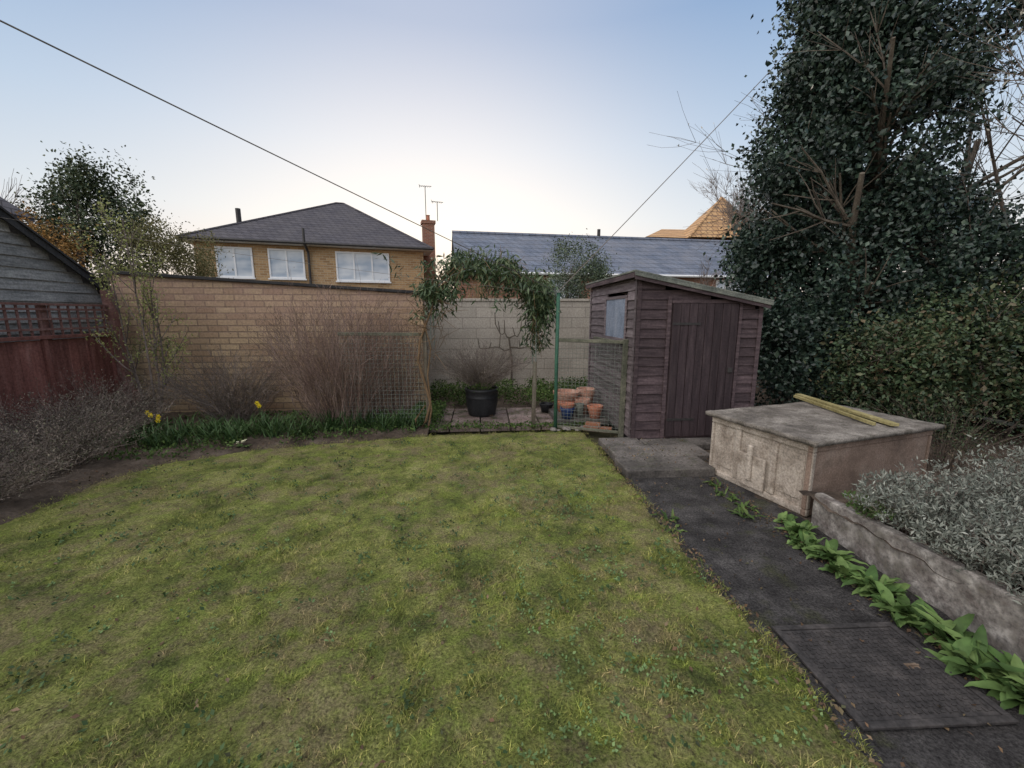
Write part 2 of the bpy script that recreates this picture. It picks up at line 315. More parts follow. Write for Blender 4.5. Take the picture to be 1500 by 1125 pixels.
def blades(name,N,xr,yr,hr,w,seed,dens):
    n=int(N*3); x=rng.uniform(*xr,n); y=rng.uniform(*yr,n); k=(rng.uniform(0,1,n)<dens(x,y))&(edge(x,y)+rng.normal(0,.03,n)>-.01)
    x=x[k][:N]; y=y[k][:N]
    pn=np.array([mn.noise(Vector((a*3.2,b*3.2,seed))) for a,b in zip(x,y)]); pn2=np.array([mn.noise(Vector((a*11,b*11,seed+4))) for a,b in zip(x,y)])
    k=rng.uniform(-.55,.2,len(x))<pn2+.6*pn-.05; x=x[k];y=y[k];pn=pn[k];pn2=pn2[k]; n=len(x)
    h=rng.uniform(*hr,n)*(1+.8*pn)*(1+.9*pn2); h=np.maximum(h,.006)
    z=.012+np.zeros(n); P=np.stack([x,y,z],1); az=rng.uniform(0,2*np.pi,n); S=np.stack([np.cos(az),np.sin(az),np.zeros(n)],1)
    a2=rng.uniform(0,2*np.pi,n); D=np.stack([np.cos(a2),np.sin(a2),np.zeros(n)],1); ln=(rng.uniform(.4,2.0,n)*h)[:,None]; Z=np.array([[0,0,1.]])*h[:,None]
    w_=(w*rng.uniform(.6,1.4,n))[:,None]
    V=np.stack([P-S*w_,P+S*w_,P+Z*.6+D*ln*.35-S*w_*.7,P+Z*.6+D*ln*.35+S*w_*.7,P+Z+D*ln],1).reshape(-1,3)
    b=np.arange(n)[:,None]*5; F=np.concatenate([b+np.array([[0,1,3]]),b+np.array([[0,3,2]]),b+np.array([[2,3,4]])],0)
    return npmesh(name,V,F)
def dn(x,y): 
    d=np.sqrt(x*x+y*y+2.7); return np.clip((1.9/d)**2,.08,1)
me=blades('lawn_grass',400000,(-4.0,1.47),(-.1,5.7),(.009,.022),.0015,3,dn)
mkobj('lawn_grass',me,[m_blade],label='short tufty grass blades over the mossy lawn',cat='grass',kind='stuff')
P=[]; P2=[]
for i in range(620):
    t=R.random(); cx=U(.2,1.4) if t<.75 else U(-3.5,1.3); cy=U(.9,4.2)
    if t<.75 and nz(cx,cy,1.6,9)<-.1: continue
    for k in range(R.randint(4,9)):
        P.append((cx+R.gauss(0,.014),cy+R.gauss(0,.014),U(.028,.040)))
for i in range(300):
    cx=U(-3.6,1.3); cy=U(.9,5.2)
    for k in range(R.randint(6,14)): P2.append((cx+R.gauss(0,.03),cy+R.gauss(0,.03),U(.028,.040)))
mkobj('lawn_weeds',leafmesh('lawn_weeds',P,.018,.35,(0,0,.25),.05,flat=.8),[l_weed],label='small rosette weeds scattered in the lawn',cat='weeds',kind='stuff')
mkobj('dark_lawn_weeds',leafmesh('dark_lawn_weeds',P2,.026,.3,(0,0,.2),.05,flat=.7),[l_dweed],label='dark green flat weeds scattered in the lawn',cat='weeds',kind='stuff')
P=[(U(-5.3,-.9),U(4,6.8),U(.03,.07)) for i in range(1500)]; P=[p for p in P if edge(p[0],p[1])<.15]
P+=[(U(2.5,6),U(3.5,6),U(.03,.06)) for i in range(900)]+[(1.42+R.gauss(0,.04),U(.5,4.8),.03) for i in range(600)]+[(U(-1,1.9),U(5.5,7.4),.05) for i in range(500)]+[(U(1.4,2.5),U(3.9,5),.1) for i in range(160)]+[(2.30+R.gauss(0,.05),U(1,3.8),.012) for i in range(500)]
P+=[(U(-3.5,1.4),U(1,5.3),.035) for i in range(700)]+[(U(1.45,2.4),U(.8,3.8),.012) for i in range(160)]
mkobj('leaf_litter',leafmesh('leaf_litter',P,.026,.3,(0,0,.1),.1,flat=.7),[l_brown],label='dead brown leaves and debris on soil',cat='leaf litter',kind='stuff')
def pz(x,y): return .006*nz(x,y,4,3)+.005*nz(x,y,18,4)
mkobj('garden_path',grid('garden_path',1.38,2.62,-3,3.86,.03,pz),[m_tar],label='worn dark tarmac garden path beside the lawn',cat='path',kind='structure')
OB('paving_step',m_slab,[(1.46,2.40,3.85,4.26,-.02,.085),(1.50,2.03,4.285,4.66,-.02,.08),(2.045,2.62,4.285,4.68,-.02,.073),(1.5,2.0,4.675,5.03,-.02,.07),(2.02,3.2,4.695,4.96,-.02,.066)],label='low step of dark worn paving slabs',cat='paving',kind='structure',bev=.014)
mb=MB()
for i in range(6):
    for j in range(3):
        x=-.92+i*.45; y=5.80+j*.42; mb.box(x,x+.435,y,y+.405,-.04,.026+U(-.008,.008))
O('patio',mb,m_pink,label='patio of faded pinkish paving slabs',cat='patio',kind='structure',bev=.010)
mc=E('manhole_cover',(1.5,1.27,.008),'dark cast iron manhole cover set in path','manhole cover',rz=-.03)
OB('frame',m_iron,[(0,.66,0,.03,0,.014),(0,.66,.52,.55,0,.014),(0,.03,.03,.52,0,.014),(.63,.66,.03,.52,0,.014)],parent=mc,bev=.003)
mb=MB(); mb.box(.034,.626,.034,.516,0,.008)
for i in range(22):
    for j in range(18):
        x=.05+i*.0262; y=.05+j*.0258
        if (abs(x-.14)<.04 or abs(x-.5)<.04) and abs(y-.28)<.02: continue
        if (i+j)%2: mb.box(x,x+.018,y+.004,y+.012,.0079,.0125)
        else: mb.box(x+.005,x+.013,y,y+.018,.0079,.0125)
O('plate',mb,m_iron,parent=mc)
for x,mt in ((.14,m_iron),(.5,m_rust)):
    OB('handle',mt,[(x-.03,x+.03,.265,.295,.0081,.0095),(x-.03,x+.03,.277,.283,.0096,.016)],parent=mc)

rw=E('retaining_wall',(2.46,-1.0,0),'low weathered rendered planter wall beside the path','garden wall',rz=-.035)
def wallgrid(L,h0,h1,w):
    mb=MB(); n=110; 
    for i in range(n+1):
        y=i*L/n; h=h0+(h1-h0)*i/n; k=lambda s:nz(y,s,3,s)*.006+nz(y,s,14,s)*.003
        for (x,z) in ((0+k(1),-.03),(0+k(2),h*.5),(.006+k(3),h-.012+k(4)*.6),(.02,h+k(5)),(w-.02,h+k(6)),(w,h-.03),(w,-.03)): mb.v.append((x,y,z))
    for i in range(n):
        for k in range(6):
            a=i*7+k; mb.f.append((a,a+1,a+8,a+7)); mb.m.append(0)
    mb.f.append(tuple(range(7))); mb.f.append(tuple(n*7+k for k in range(7))); mb.m+=[0,0]
    return mb
O('wall_body',wallgrid(3.84,.38,.27,.09),m_render,parent=rw)
mkobj('raised_bed_soil',grid('raised_bed_soil',2.56,5.2,-1,2.96,.06,lambda x,y:.23+.04*nz(x,y,4,6)+.03*nz(x,y,12,2)),[m_soil],label='dark soil filling the raised bed',cat='soil',kind='structure')

ang=math.atan2(.25,.97)
bk=E('coal_bunker',(2.64,2.95,0),'old precast concrete coal bunker with mossy lid','coal bunker',rz=ang)
BL,BD,BH=1.56,1.05,.61
OB('inner_body',m_conc,[(.03,BL-.03,.03,BD-.03,-.02,BH)],parent=bk)
def panelface(mb,place,L,H,cells,sub=True):
    def bx(u0,u1,z0,z1,d): 
        mb.hexa([place(u0,d,z0),place(u1,d,z0),place(u1,-.02,z0),place(u0,-.02,z0),place(u0,d,z1),place(u1,d,z1),place(u1,-.02,z1),place(u0,-.02,z1)])
    bx(0,L,.0,.06,.024); bx(0,L,H-.06,H,.026)
    e=[0]+cells+[L]
    for i,u in enumerate(e):
        u0=max(0,u-.03); u1=min(L,u+.03); bx(u0,u1,.0605,H-.0605,.023)
    if sub:
        for i in range(len(e)-1):
            a,b=e[i]+.07,e[i+1]-.07
            if b-a<.1: continue
            bx(a,b,.11,H-.11,.008)
mb=MB(); panelface(mb,lambda u,d,z:(.03-d,u,z),BD,BH,[.34,.72]); O('side_panel',mb,m_conc,parent=bk,bev=.012,label='pale rough concrete panel with cast recesses')
mb=MB(); panelface(mb,lambda u,d,z:(u,.03-d,z),BL,BH,[],False); O('end_panel',mb,m_concbrown,parent=bk,bev=.012,label='brown concrete panel with shade in its colour')
OB('end_slab',m_concbrown,[(.05,BL-.05,.016,.028,.055,BH-.055)],parent=bk)
OB('hatch',m_conc,[(-.025,.005,.39,.67,.05,.36),(-.055,-.024,.505,.555,.12,.46)],parent=bk,bev=.012,label='sliding concrete hatch with upright grip')
me=grid('lid',-.04,BL+.05,-.04,BD+.05,.03,lambda x,y:BH+.046+.006*nz(x,y,3,4)+.006*nz(x,y,14,4))
lid=mkobj('lid',me,[m_lid],parent=bk,label='thin slab lid with moss and lichen'); sm=lid.modifiers.new('s','SOLIDIFY'); sm.thickness=.038; sm.offset=-1
def beam(mb,a,b,w,h,m=0):
    a=Vector(a); b=Vector(b); t=(b-a).normalized(); s=t.cross(Vector((0,0,1))).normalized()*w/2; u=s.cross(t).normalized()*h/2
    mb.hexa([a-s-u,a+s-u,b+s-u,b-s-u,a-s+u,a+s+u,b+s+u,b-s+u],m)
for (a,b,w,h) in (((3.84,4.62,.686),(3.66,3.26,.682),.07,.028),((3.74,4.55,.684),(3.50,3.30,.682),.03,.03)):
    a=Vector(a); st=E('timber_batten',a,'long algae stained timber batten resting on the bunker lid','timber',group='timber battens on the bunker')
    mb=MB(); beam(mb,(0,0,0),Vector(b)-a,w,h); O('batten',mb,m_greenwood,parent=st,bev=.004)

# ------------------------------------------------------------------ shed
sh=E('garden_shed',(1.93,5.0,0),'dark stained timber garden shed with pent roof','shed')
W,D=1.60,2.15; HL,HR=2.12,1.80; DX0,DX1=.43,1.28
def rz(x): return HL+(HR-HL)*x/W
mb=MB(); z=.06; bh=.118
while z<2.1:
    z1=min(z+bh,2.14); x1=W if z1<HR else max(0.02,(HL-z1)/(HL-HR)*W+.06); x1=min(W,x1); j=U(-.003,.003)
    mb.hexa([(0,-.018+j,z),(x1,-.018+j,z),(x1,.02,z),(0,.02,z),(0,.0,z1-.003),(x1,.0,z1-.003),(x1,.02,z1-.003),(0,.02,z1-.003)])
    z+=bh
mb.box(-.018,.03,-.026,-.0185,.05,HL-.03); mb.box(W-.04,W+.012,-.026,-.0185,.05,HR-.02); mb.box(DX0-.06,DX0-.015,-.034,-.0185,.05,1.86)
mb.box(DX1+.015,DX1+.055,-.034,-.0185,.05,1.82)
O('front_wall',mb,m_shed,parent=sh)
mb=MB(); z=.06
while z<2.1:
    z1=min(z+bh,2.12); j=U(-.003,.003)
    segs=[(0,D)] if (z1<1.32 or z>1.86) else [(0,.36),(1.24,D)]
    for a,b in segs: mb.hexa([(-.018+j,b,z),(-.018+j,a,z),(.02,a,z),(.02,b,z),(0,b,z1-.003),(0,a,z1-.003),(.02,a,z1-.003),(.02,b,z1-.003)])
    z+=bh
mb.box(-.028,-.0185,.0,.05,.05,HL-.03); mb.box(-.028,-.0185,D-.05,D,.05,HL-.03)
O('side_wall',mb,m_shedside,parent=sh,label='faded horizontal cladding with a lit tone in its colour')
mb=MB(); z=.06
while z<1.78:
    z1=min(z+bh,1.78); mb.hexa([(W-.02,0,z),(W+.016,0,z),(W+.016,D,z),(W-.02,D,z),(W-.02,0,z1-.003),(W,0,z1-.003),(W,D,z1-.003),(W-.02,D,z1-.003)]); z+=bh
mb.hexa([(0,D-.02,.06),(W,D-.02,.06),(W,D,.06),(0,D,.06),(0,D-.02,HL),(W,D-.02,HR),(W,D,HR),(0,D,HL)])
O('rear_wall',mb,m_shed,parent=sh)
OB('floor_base',m_darkroof,[(.05,W-.05,.03,D-.03,-.05,.058)],parent=sh)
wn=E('window',(0,0,0),None,None,parent=sh)
OB('frame',m_shedside,[(-.030,-.018,.33,1.27,1.28,1.33),(-.030,-.018,.33,1.27,1.86,1.90),(-.030,-.018,.33,.38,1.3305,1.8595),(-.030,-.018,1.22,1.27,1.3305,1.8595)],parent=wn)
OB('board',m_board,[(-.020,-.008,.375,1.225,1.325,1.865)],parent=wn,label='blue grey boarded pane')
dr=E('door',(0,0,0),None,None,parent=sh)
mb=MB(); x=DX0
while x<DX1-.01:
    x2=min(x+.106,DX1); mb.box(x+.003,x2-.003,-.047+U(-.004,.004),-.02,.09,1.78); x+=.1065
O('planks',mb,m_door,parent=dr,bev=.003)
for z in (.30,1.52): OB('hinge',m_gutter,[(DX0,DX0+.36,-.056,-.05,z,z+.03)],parent=dr)
OB('latch',m_gutter,[(DX1-.09,DX1-.03,-.066,-.05,.92,.98)],parent=dr,bev=.003)
OB('lintel',m_shed,[(DX0-.01,DX1+.01,-.040,-.0185,1.785,1.83)],parent=sh)
def rs(mb,x,y0,y1,za,zb,x2): mb.hexa([(x,y0,rz(x)+za),(x2,y0,rz(x2)+za),(x2,y1,rz(x2)+za),(x,y1,rz(x)+za),(x,y0,rz(x)+zb),(x2,y0,rz(x2)+zb),(x2,y1,rz(x2)+zb),(x,y1,rz(x)+zb)])
mb=MB(); rs(mb,-.10,-.12,D+.08,.012,.036,W+.07); rs(mb,-.101,-.122,-.112,-.030,.0115,W+.07)
O('roof',mb,m_felt,parent=sh,bev=.004)
mb=MB(); rs(mb,-.085,-.106,-.085,-.07,.0115,W+.05); 
mb.hexa([(-.095,-.084,rz(-.09)-.05),(-.07,-.084,rz(-.09)-.05),(-.07,D+.06,rz(-.09)-.05),(-.095,D+.06,rz(-.09)-.05),(-.095,-.084,rz(-.09)+.008),(-.07,-.084,rz(-.07)+.008),(-.07,D+.06,rz(-.07)+.008),(-.095,D+.06,rz(-.09)+.008)])
O('fascia',mb,m_shed,parent=sh)

# ------------------------------------------------------------------ boundary walls
bw=E('brick_wall',(-5.7,6.95,0),'tall buff brick boundary wall with dark coping','wall')
def slopedwall(L,h0,h1,t): 
    mb=MB(); mb.hexa([(0,0,-.05),(L,0,-.05),(L,t,-.05),(0,t,-.05),(0,0,h0),(L,0,h1),(L,t,h1),(0,t,h0)]); return mb
O('brickwork',slopedwall(4.75,2.27,1.97,.22),m_brick,parent=bw)
mb=MB(); mb.hexa([(-.05,-.05,2.272),(4.8,-.05,1.972),(4.8,.27,1.972),(-.05,.27,2.272),(-.05,-.05,2.32),(4.8,-.05,2.02),(4.8,.27,2.02),(-.05,.27,2.32)])
O('coping',mb,m_darkroof,parent=bw,bev=.006)
cw=E('block_wall',(-1.3,9.0,0),'pale rendered blockwork wall behind the patio','wall')
OB('blockwork',m_block,[(0,10,0,.2,-.05,1.93)],parent=cw)
mb=MB()
for i in range(22): mb.box(i*.46,i*.46+.452,-.03,.23,1.932,1.985)
O('coping',mb,m_block,parent=cw,bev=.006)
OB('return_wall',m_brick,[(-1.5,-1.28,6.95+.23,9.2,-.05,1.93)],label='short brick return wall joining the block wall',cat='wall')
fx=-5.5
fn=E('panel_fence',(fx,0,0),'red stained timber fence topped with square trellis','fence')
mb=MB(); y=.5
while y<6.6: mb.box(-.015+U(-.004,.004),.01,y,y+.118,.03,1.33); y+=.12
O('boards',mb,m_red,parent=fn)
for y in np.arange(.6,6.6,.62): OB('batten',m_red,[(.011,.05,y,y+.05,.03,1.34)],parent=fn,bev=.004)
OB('rail',m_red,[(-.03,.06,.5,6.6,1.342,1.385)],parent=fn,bev=.004)
mb=MB()
for y in np.arange(.6,6.6,.125): mb.box(.0,.012,y,y+.026,1.386,1.76)
for z in (1.45,1.58,1.70): mb.box(.0125,.024,.5,6.6,z,z+.026)
mb.box(-.01,.035,.5,6.6,1.761,1.79)
O('trellis',mb,m_trel,parent=fn)
mb=MB(); beam(mb,(.10,6.62,-.05),(.0,6.62,2.0),.11,.11); O('post',mb,m_trel,parent=fn,bev=.005)
mb=MB(); beam(mb,(.22,6.62,-.05),(.20,6.62,.5),.10,.10); O('post',mb,m_red,parent=fn,bev=.005)
for y in np.arange(2.0,6.3,1.83): OB('post',m_trel,[(-.08,-.016,y,y+.08,.0,1.78)],parent=fn,bev=.005)
wb=E('weatherboard_outbuilding',(-5.85,6.95,0),'grey weathered clapboard outbuilding with dark roof edge','outbuilding')
mb=MB(); yr=-2.6; zr=3.72; z=.0; sl=(zr-2.0)/2.6
while z<3.7:
    z1=z+.14; zm=z+.10
    y0,y1=(-5.2,0) if zm<2.0 else (yr-(zr-zm)/sl,yr+(zr-zm)/sl)
    mb.hexa([(-.03,y0,z),(.02,y0,z),(.02,y1,z),(-.03,y1,z),(-.03,y0,z1),(.0,y0,z1),(.0,y1,z1),(-.03,y1,z1)]); z=z1
O('gable_wall',mb,m_wbd,parent=wb)
mb=MB()
for sg in (-1,1):
    ye=yr+sg*2.85; ze=zr-2.85*sl
    a=[(-.7,yr,zr),(.14,yr,zr),(.14,ye,ze),(-.7,ye,ze)]
    p=[(x,y,z+.03) for x,y,z in a]+[(x,y,z+.06) for x,y,z in a]
    mb.add(p,[(0,1,2,3),(7,6,5,4),(0,4,5,1),(1,5,6,2),(2,6,7,3),(3,7,4,0)])
    mb.hexa([(.09,yr,zr-.07),(.12,yr,zr-.07),(.12,ye,ze-.07),(.09,ye,ze-.07),(.09,yr,zr+.028),(.12,yr,zr+.028),(.12,ye,ze+.028),(.09,ye,ze+.028)])
O('roof',mb,m_darkroof,parent=wb)
OB('body',m_wbd,[(-.65,-.04,-5.1,-.02,-.05,1.98)],parent=wb)
tg=E('tiled_outbuilding',(-11.5,9.0,0),'brick outbuilding with dark tiled gable roof','outbuilding')
mb=MB(); mb.add([(-3,0,-.05),(2.3,0,-.05),(2.3,0,3.5),(.3,0,5.1),(-3,0,2.9),(-3,.3,-.05),(2.3,.3,-.05),(2.3,.3,3.5),(.3,.3,5.1),(-3,.3,2.9)],[(0,1,2,3,4),(9,8,7,6,5),(1,6,7,2),(5,0,4,9)])
O('wall',mb,m_redbrick,parent=tg)
mb=MB()
for x1,z1 in ((2.6,3.47),(-3.3,2.75)):
    a=[(.3,-.15,5.12),(x1,-.15,z1),(x1,.35,z1),(.3,.35,5.12)]; p=a+[(x,y,z+.08) for x,y,z in a]; mb.add(p,[(0,1,2,3),(7,6,5,4),(0,4,5,1),(1,5,6,2),(2,6,7,3),(3,7,4,0)])
O('roof',mb,m_tile,parent=tg)
mb=MB(); mb.hexa([(.3,-.19,4.98),(2.6,-.19,3.33),(2.6,-.155,3.33),(.3,-.155,4.98),(.3,-.19,5.14),(2.6,-.19,3.49),(2.6,-.155,3.49),(.3,-.155,5.14)]); O('bargeboard',mb,m_wbd,parent=tg)
rf=E('boundary_fence',(8.2,0,0),'dark weathered closeboard boundary fence','fence')
mb=MB(); y=-1.
while y<9: mb.box(-.01+U(-.004,.004),.012,y,y+.145,.0,1.75); y+=.147
O('boards',mb,m_door,parent=rf)
for y in np.arange(-1,9,1.8): OB('post',m_door,[(-.06,-.012,y,y+.1,0,1.8)],parent=rf)

# ------------------------------------------------------------------ houses
def window(parent,s0,s1,z0,z1,mull,y=0):
    w=E('window',(s0,y,z0),None,None,parent=parent); a=s1-s0; h=z1-z0; t=.07
    bx=[(0,a,-.05,.02,0,t),(0,a,-.05,.02,h-t,h),(0,t,-.05,.02,t+.001,h-t-.001),(a-t,a,-.05,.02,t+.001,h-t-.001)]
    for u in mull: bx.append((u*a-t/2,u*a+t/2,-.045,.02,t+.001,h-t-.001))
    OB('frame',m_white,bx,parent=w)
    OB('pane',m_glass,[(t-.01,a-t+.01,-.015,.0,t-.01,h-t+.01)],parent=w)
    OB('sill',m_white,[(-.05,a+.05,-.12,-.052,-.07,-.003)],parent=w)
hs=E('brick_house',(-12.7,19.55,0),'tan brick two storey house with hipped grey tiled roof','house',rz=math.atan2(.231,.973))
HW,HD=10.1,9.0
OB('wall',m_housebrick,[(.25,HW,0,HD,-.05,4.78)],parent=hs)
mb=MB(); e0=(-.2,-.45,4.88); e1=(HW+.45,-.45,4.88); e2=(HW+.45,HD+.45,4.88); e3=(-.2,HD+.45,4.88); r0=(5.8,4.5,7.85); r1=(6.2,4.5,7.85)
mb.add([e0,e1,e2,e3,r0,r1],[(0,1,5,4),(1,2,5),(2,3,4,5),(3,0,4)]); 
O('roof',mb,m_tile,parent=hs)
OB('soffit',m_white,[(-.2,HW+.45,-.45,HD+.45,4.79,4.875)],parent=hs)
mb=MB(); mb.tube([(-.2,-.5,4.86),(HW+.45,-.5,4.86)],.06,6); O('gutter',mb,m_gutter,parent=hs)
mb=MB(); mb.tube([(4.72,-.5,5.5),(4.72,-.5,4.86),(4.8,-.10,4.5),(4.8,-.08,0)],.06,6); O('downpipe',mb,m_gutter,parent=hs)
window(hs,1.04,2.48,3.3,4.62,(.5,)); window(hs,3.10,4.60,3.3,4.62,(.5,)); window(hs,5.96,8.42,3.25,4.62,(.33,.67))
mb=MB()
for a,b in ((r0,r1),(e0,r0),(e1,r1),(e2,r1),(e3,r0)): mb.tube([a,b],.07,6)
O('ridge_tiles',mb,m_tile,parent=hs)
ch=E('chimney',(HW+.2,1.6,0),None,None,parent=hs)
OB('stack',m_redbrick,[(0,.62,0,.6,0,6.5),(-.06,.68,-.06,.66,6.5,6.66)],parent=ch)
mb=MB(); mb.lathe([(.11,6.66),(.10,6.95),(.13,6.97),(.09,6.98)],12,0,(.31,.3)); O('chimney_pot',mb,m_terra,parent=ch)
mb=MB(); mb.tube([(1.3,3.,5.9),(1.3,3.,6.9)],.12,8); O('flue',mb,m_gutter,parent=hs)
def aerial(loc,h,rz_):
    a=E('tv_aerial',loc,'thin metal television aerial on a mast by the chimney','aerial',group='television aerials',rz=rz_)
    mb=MB(); mb.tube([(0,0,0),(0,0,h)],.022,5); O('mast',mb,m_wire,parent=a)
    mb=MB(); mb.tube([(-.3,0,h),(.34,0,h+.05)],.015,4)
    for i in range(6): x=-.28+i*.11; mb.tube([(x,-.16,h+.01),(x,.16,h+.01)],.010,3)
    mb.tube([(-.3,-.1,h-.1),(-.3,.1,h+.12)],.015,3); O('antenna',mb,m_wire,parent=a)
aerial((-2.85,23.35,6.6),1.7,.3); aerial((-2.25,23.45,6.6),.95,.5)
sb=E('slate_roof_building',(-.9,18.4,0),'long low building with blue slate roof','building',rz=math.radians(6))
SL=17.
mb=MB(); mb.add([(0,0,-.05),(SL,0,-.05),(SL,0,3.55),(0,0,3.55),(0,6,-.05),(SL,6,-.05),(SL,6,3.55),(0,6,3.55),(0,3,5.5),(SL,3,5.5)],[(0,1,2,3),(5,4,7,6),(4,0,3,8,7),(1,5,6,9,2)])
O('wall',mb,m_redbrick,parent=sb)
mb=MB(); 
for (ya,za,yb,zb) in ((-.3,3.4,3,5.56),(6.3,3.4,3,5.56)):
    a=[(-.15,ya,za),(SL+.15,ya,za),(SL+.15,yb,zb),(-.15,yb,zb)]; p=a+[(x,y,z+.08) for x,y,z in a]; mb.add(p,[(0,1,2,3),(7,6,5,4),(0,4,5,1),(1,5,6,2),(2,6,7,3),(3,7,4,0)])
O('roof',mb,m_slate,parent=sb)
mb=MB(); mb.tube([(-.15,3,5.64),(SL+.15,3,5.64)],.10,6); O('ridge_tiles',mb,m_slate,parent=sb)
mb=MB(); mb.tube([(-.15,-.36,3.42),(SL+.15,-.36,3.42)],.06,6); O('gutter',mb,m_white,parent=sb)
window(sb,12.4,14.0,2.35,3.3,(.33,.66)); window(sb,4.0,5.4,2.35,3.3,(.5,))
mb=MB(); mb.tube([(7.5,3.,5.5),(7.5,3.,6.05)],.09,8); O('vent_pipe',mb,m_gutter,parent=sb)
gh=E('orange_lit_roof_house',(14.6,36,0),'distant brick house with pointed tiled roofs, orange sunlight in their colour','house')
OB('wall',m_redbrick,[(0,10,0,8,-.05,8.3)],parent=gh)
mb=MB(); mb.add([(-.4,-.4,8.2),(10.4,-.4,8.0),(10.4,8.4,8.0),(-.4,8.4,8.2),(2.8,4,9.7),(8,4,9.7)],[(0,1,5,4),(1,2,5),(2,3,4,5),(3,0,4)])
mb.add([(3.2,-.8,8.15),(10.0,-.8,8.15),(10.0,3.2,8.15),(3.2,3.2,8.15),(6.9,1.2,11.9)],[(0,1,4),(1,2,4),(2,3,4),(3,0,4)])
O('roof',mb,m_orange,parent=gh)
mb=MB()
for a in ((3.2,-.8,8.15),(10.,-.8,8.15)): mb.tube([a,(6.9,1.2,11.9)],.10,6)
O('ridge_tiles',mb,m_orange,parent=gh)

# ------------------------------------------------------------------ trees
def tree(name,loc,label,cat,ells,nc,npc,cr,L,leafm,trunk,barkm=m_bark,w=.28,gap=0,gs=.9,bias=(0,0,-.2),shell=.55,seed=0,grp=None,inner=None):
    t=E(name,loc,label,cat,group=grp)
    mb=MB(); tips=[]
    for (p,d,l,r,mx,kids) in trunk: grow(mb,p,d,l,r,0,mx,tips,kids,.5,.75,.14)
    O('trunk',mb,barkm,parent=t)
    P=crownpts(ells,nc,npc,cr,seed,gap,gs,shell); LL=np.full(len(P),L)
    if inner:
        e2=[(a,b,c,x*.75,y*.75,z*.8,q) for a,b,c,x,y,z,q in ells]; Q=crownpts(e2,inner[0],6,.2,seed,gap*.8,gs,0.1); P=np.concatenate([P,Q]); LL=np.concatenate([LL,np.full(len(Q),inner[1])])
    mkobj('crown',leafmesh('crown',P,LL,w,bias),[leafm],parent=t); return t
tree('holly_tree',(6.0,6.4,0),'large dense dark glossy holly tree beside the shed','tree',
 [(.0,0,2.0,1.70,1.5,2.0,3),(-.35,0,4.1,1.35,1.4,1.9,2.7),(-.55,-.2,5.7,.85,1.0,1.3,1.2),(.7,-.3,1.2,1.8,1.5,1.2,1.5),(1.7,.4,2.2,1.4,1.5,1.6,1.4),(-1.2,-.2,3.9,.70,.8,.7,.65),(-1.1,-.3,1.0,.8,.9,1.0,.9),(-1.15,-.2,5.1,.55,.6,.45,.4),(-.7,0,6.9,.8,.9,1.0,.4),(.8,-.1,4.9,.55,.6,.4,.22),(1.15,-.4,5.8,.4,.5,.35,.12),(-1.35,.1,2.6,.5,.6,.5,.35)],
 2300,58,.15,.070,l_holly,[((0,0,0),(0,0,1),5.5,.14,3,7),((.3,.1,0),(.2,0,1),4.8,.1,3,6)],gap=.48,gs=1.7,seed=3,w=.32,inner=(3400,.10),shell=.72)
tree('ivy_hedge',(6.1,4.85,0),'dark green ivy hedge with a few dry leaves','hedge',
 [(0,0,1.0,1.1,.55,.95,2),(-.8,.1,.85,.7,.5,.8,1),(1.2,-.3,1.2,.9,.6,1.1,1.3),(.6,.2,1.7,.6,.4,.4,.5)],420,50,.13,.055,l_mix,
 [((-.5,0,0),(-.3,0,1),1.2,.014,2,6),((.3,0,0),(.2,-.2,1),1.5,.014,2,6),((1,0,0),(.1,-.3,1),1.6,.014,2,6)],m_twiggrey,gap=.40,gs=1.8,inner=(700,.08))
tree('laurel_shrub',(7.6,4.3,0),'dark evergreen shrub against the boundary','shrub',
 [(0,0,1.4,.8,1.0,1.4,2),(-.1,.6,2.2,.7,.8,.7,1)],300,50,.13,.06,l_holly,[((0,0,0),(0,0,1),2.0,.05,2,6)],gap=.38,inner=(500,.10))
tree('ivy_clad_tree',(2.45,11.,0),'bushy grey green ivy clad tree behind the wall','tree',
 [(0,0,2.7,.85,.7,.95,2),(-.4,0,2.2,.6,.6,.7,1),(.5,0,2.5,.5,.5,.6,1)],280,38,.13,.055,l_ivy,[((0,0,0),(0,0,1),2.4,.05,3,6)],gap=.5,gs=1.6)
tree('evergreen_tree',(-9.6,11.6,0),'feathery evergreen tree catching warm light','tree',
 [(0,0,3.2,1.3,1.1,1.9,3),(.25,0,4.7,.75,.8,.85,1.1),(-1.1,0,3.2,.9,.8,1.2,1)],420,52,.17,.08,l_ever,[((0,0,0),(0,0,1),3.4,.1,2,7)],gap=.46,gs=1.2,seed=5,inner=(300,.11))
tree('hedge_bush',(-7.9,11.2,0),'light olive leafed bush above the wall','bush',
 [(0,0,2.9,.9,.8,1.0,2),(.7,0,3.1,.6,.6,.75,1)],260,40,.14,.055,l_olive,[((0,0,0),(0,0,1),2.2,.04,2,8),((.7,0,0),(.1,0,1),2.4,.04,2,8)],m_twiggold,gap=.48,gs=1.5)
tree('rusty_bush',(-8.0,8.3,0),'rusty orange leafed bush above the outbuilding','bush',
 [(0,0,2.6,.8,.6,.8,2),(-.7,0,3.1,.5,.5,.5,1)],170,35,.12,.055,l_orange,[((0,0,0),(0,0,1),1.9,.04,2,6)],gap=.45)
def bare(name,loc,label,trunks,mat,kids=5,shrink=.66,spread=.7,curl=.15,rmin=.006,grp=None,grav=0.03,start=.3):
    t=E(name,loc,label,'tree',group=grp); mb=MB(); tips=[]
    for (p,d,l,r,mx) in trunks: grow(mb,p,d,l,r,0,mx,tips,kids,shrink,spread,curl,grav,rmin=rmin,start=start)
    O('trunk',mb,mat,parent=t); return t,tips
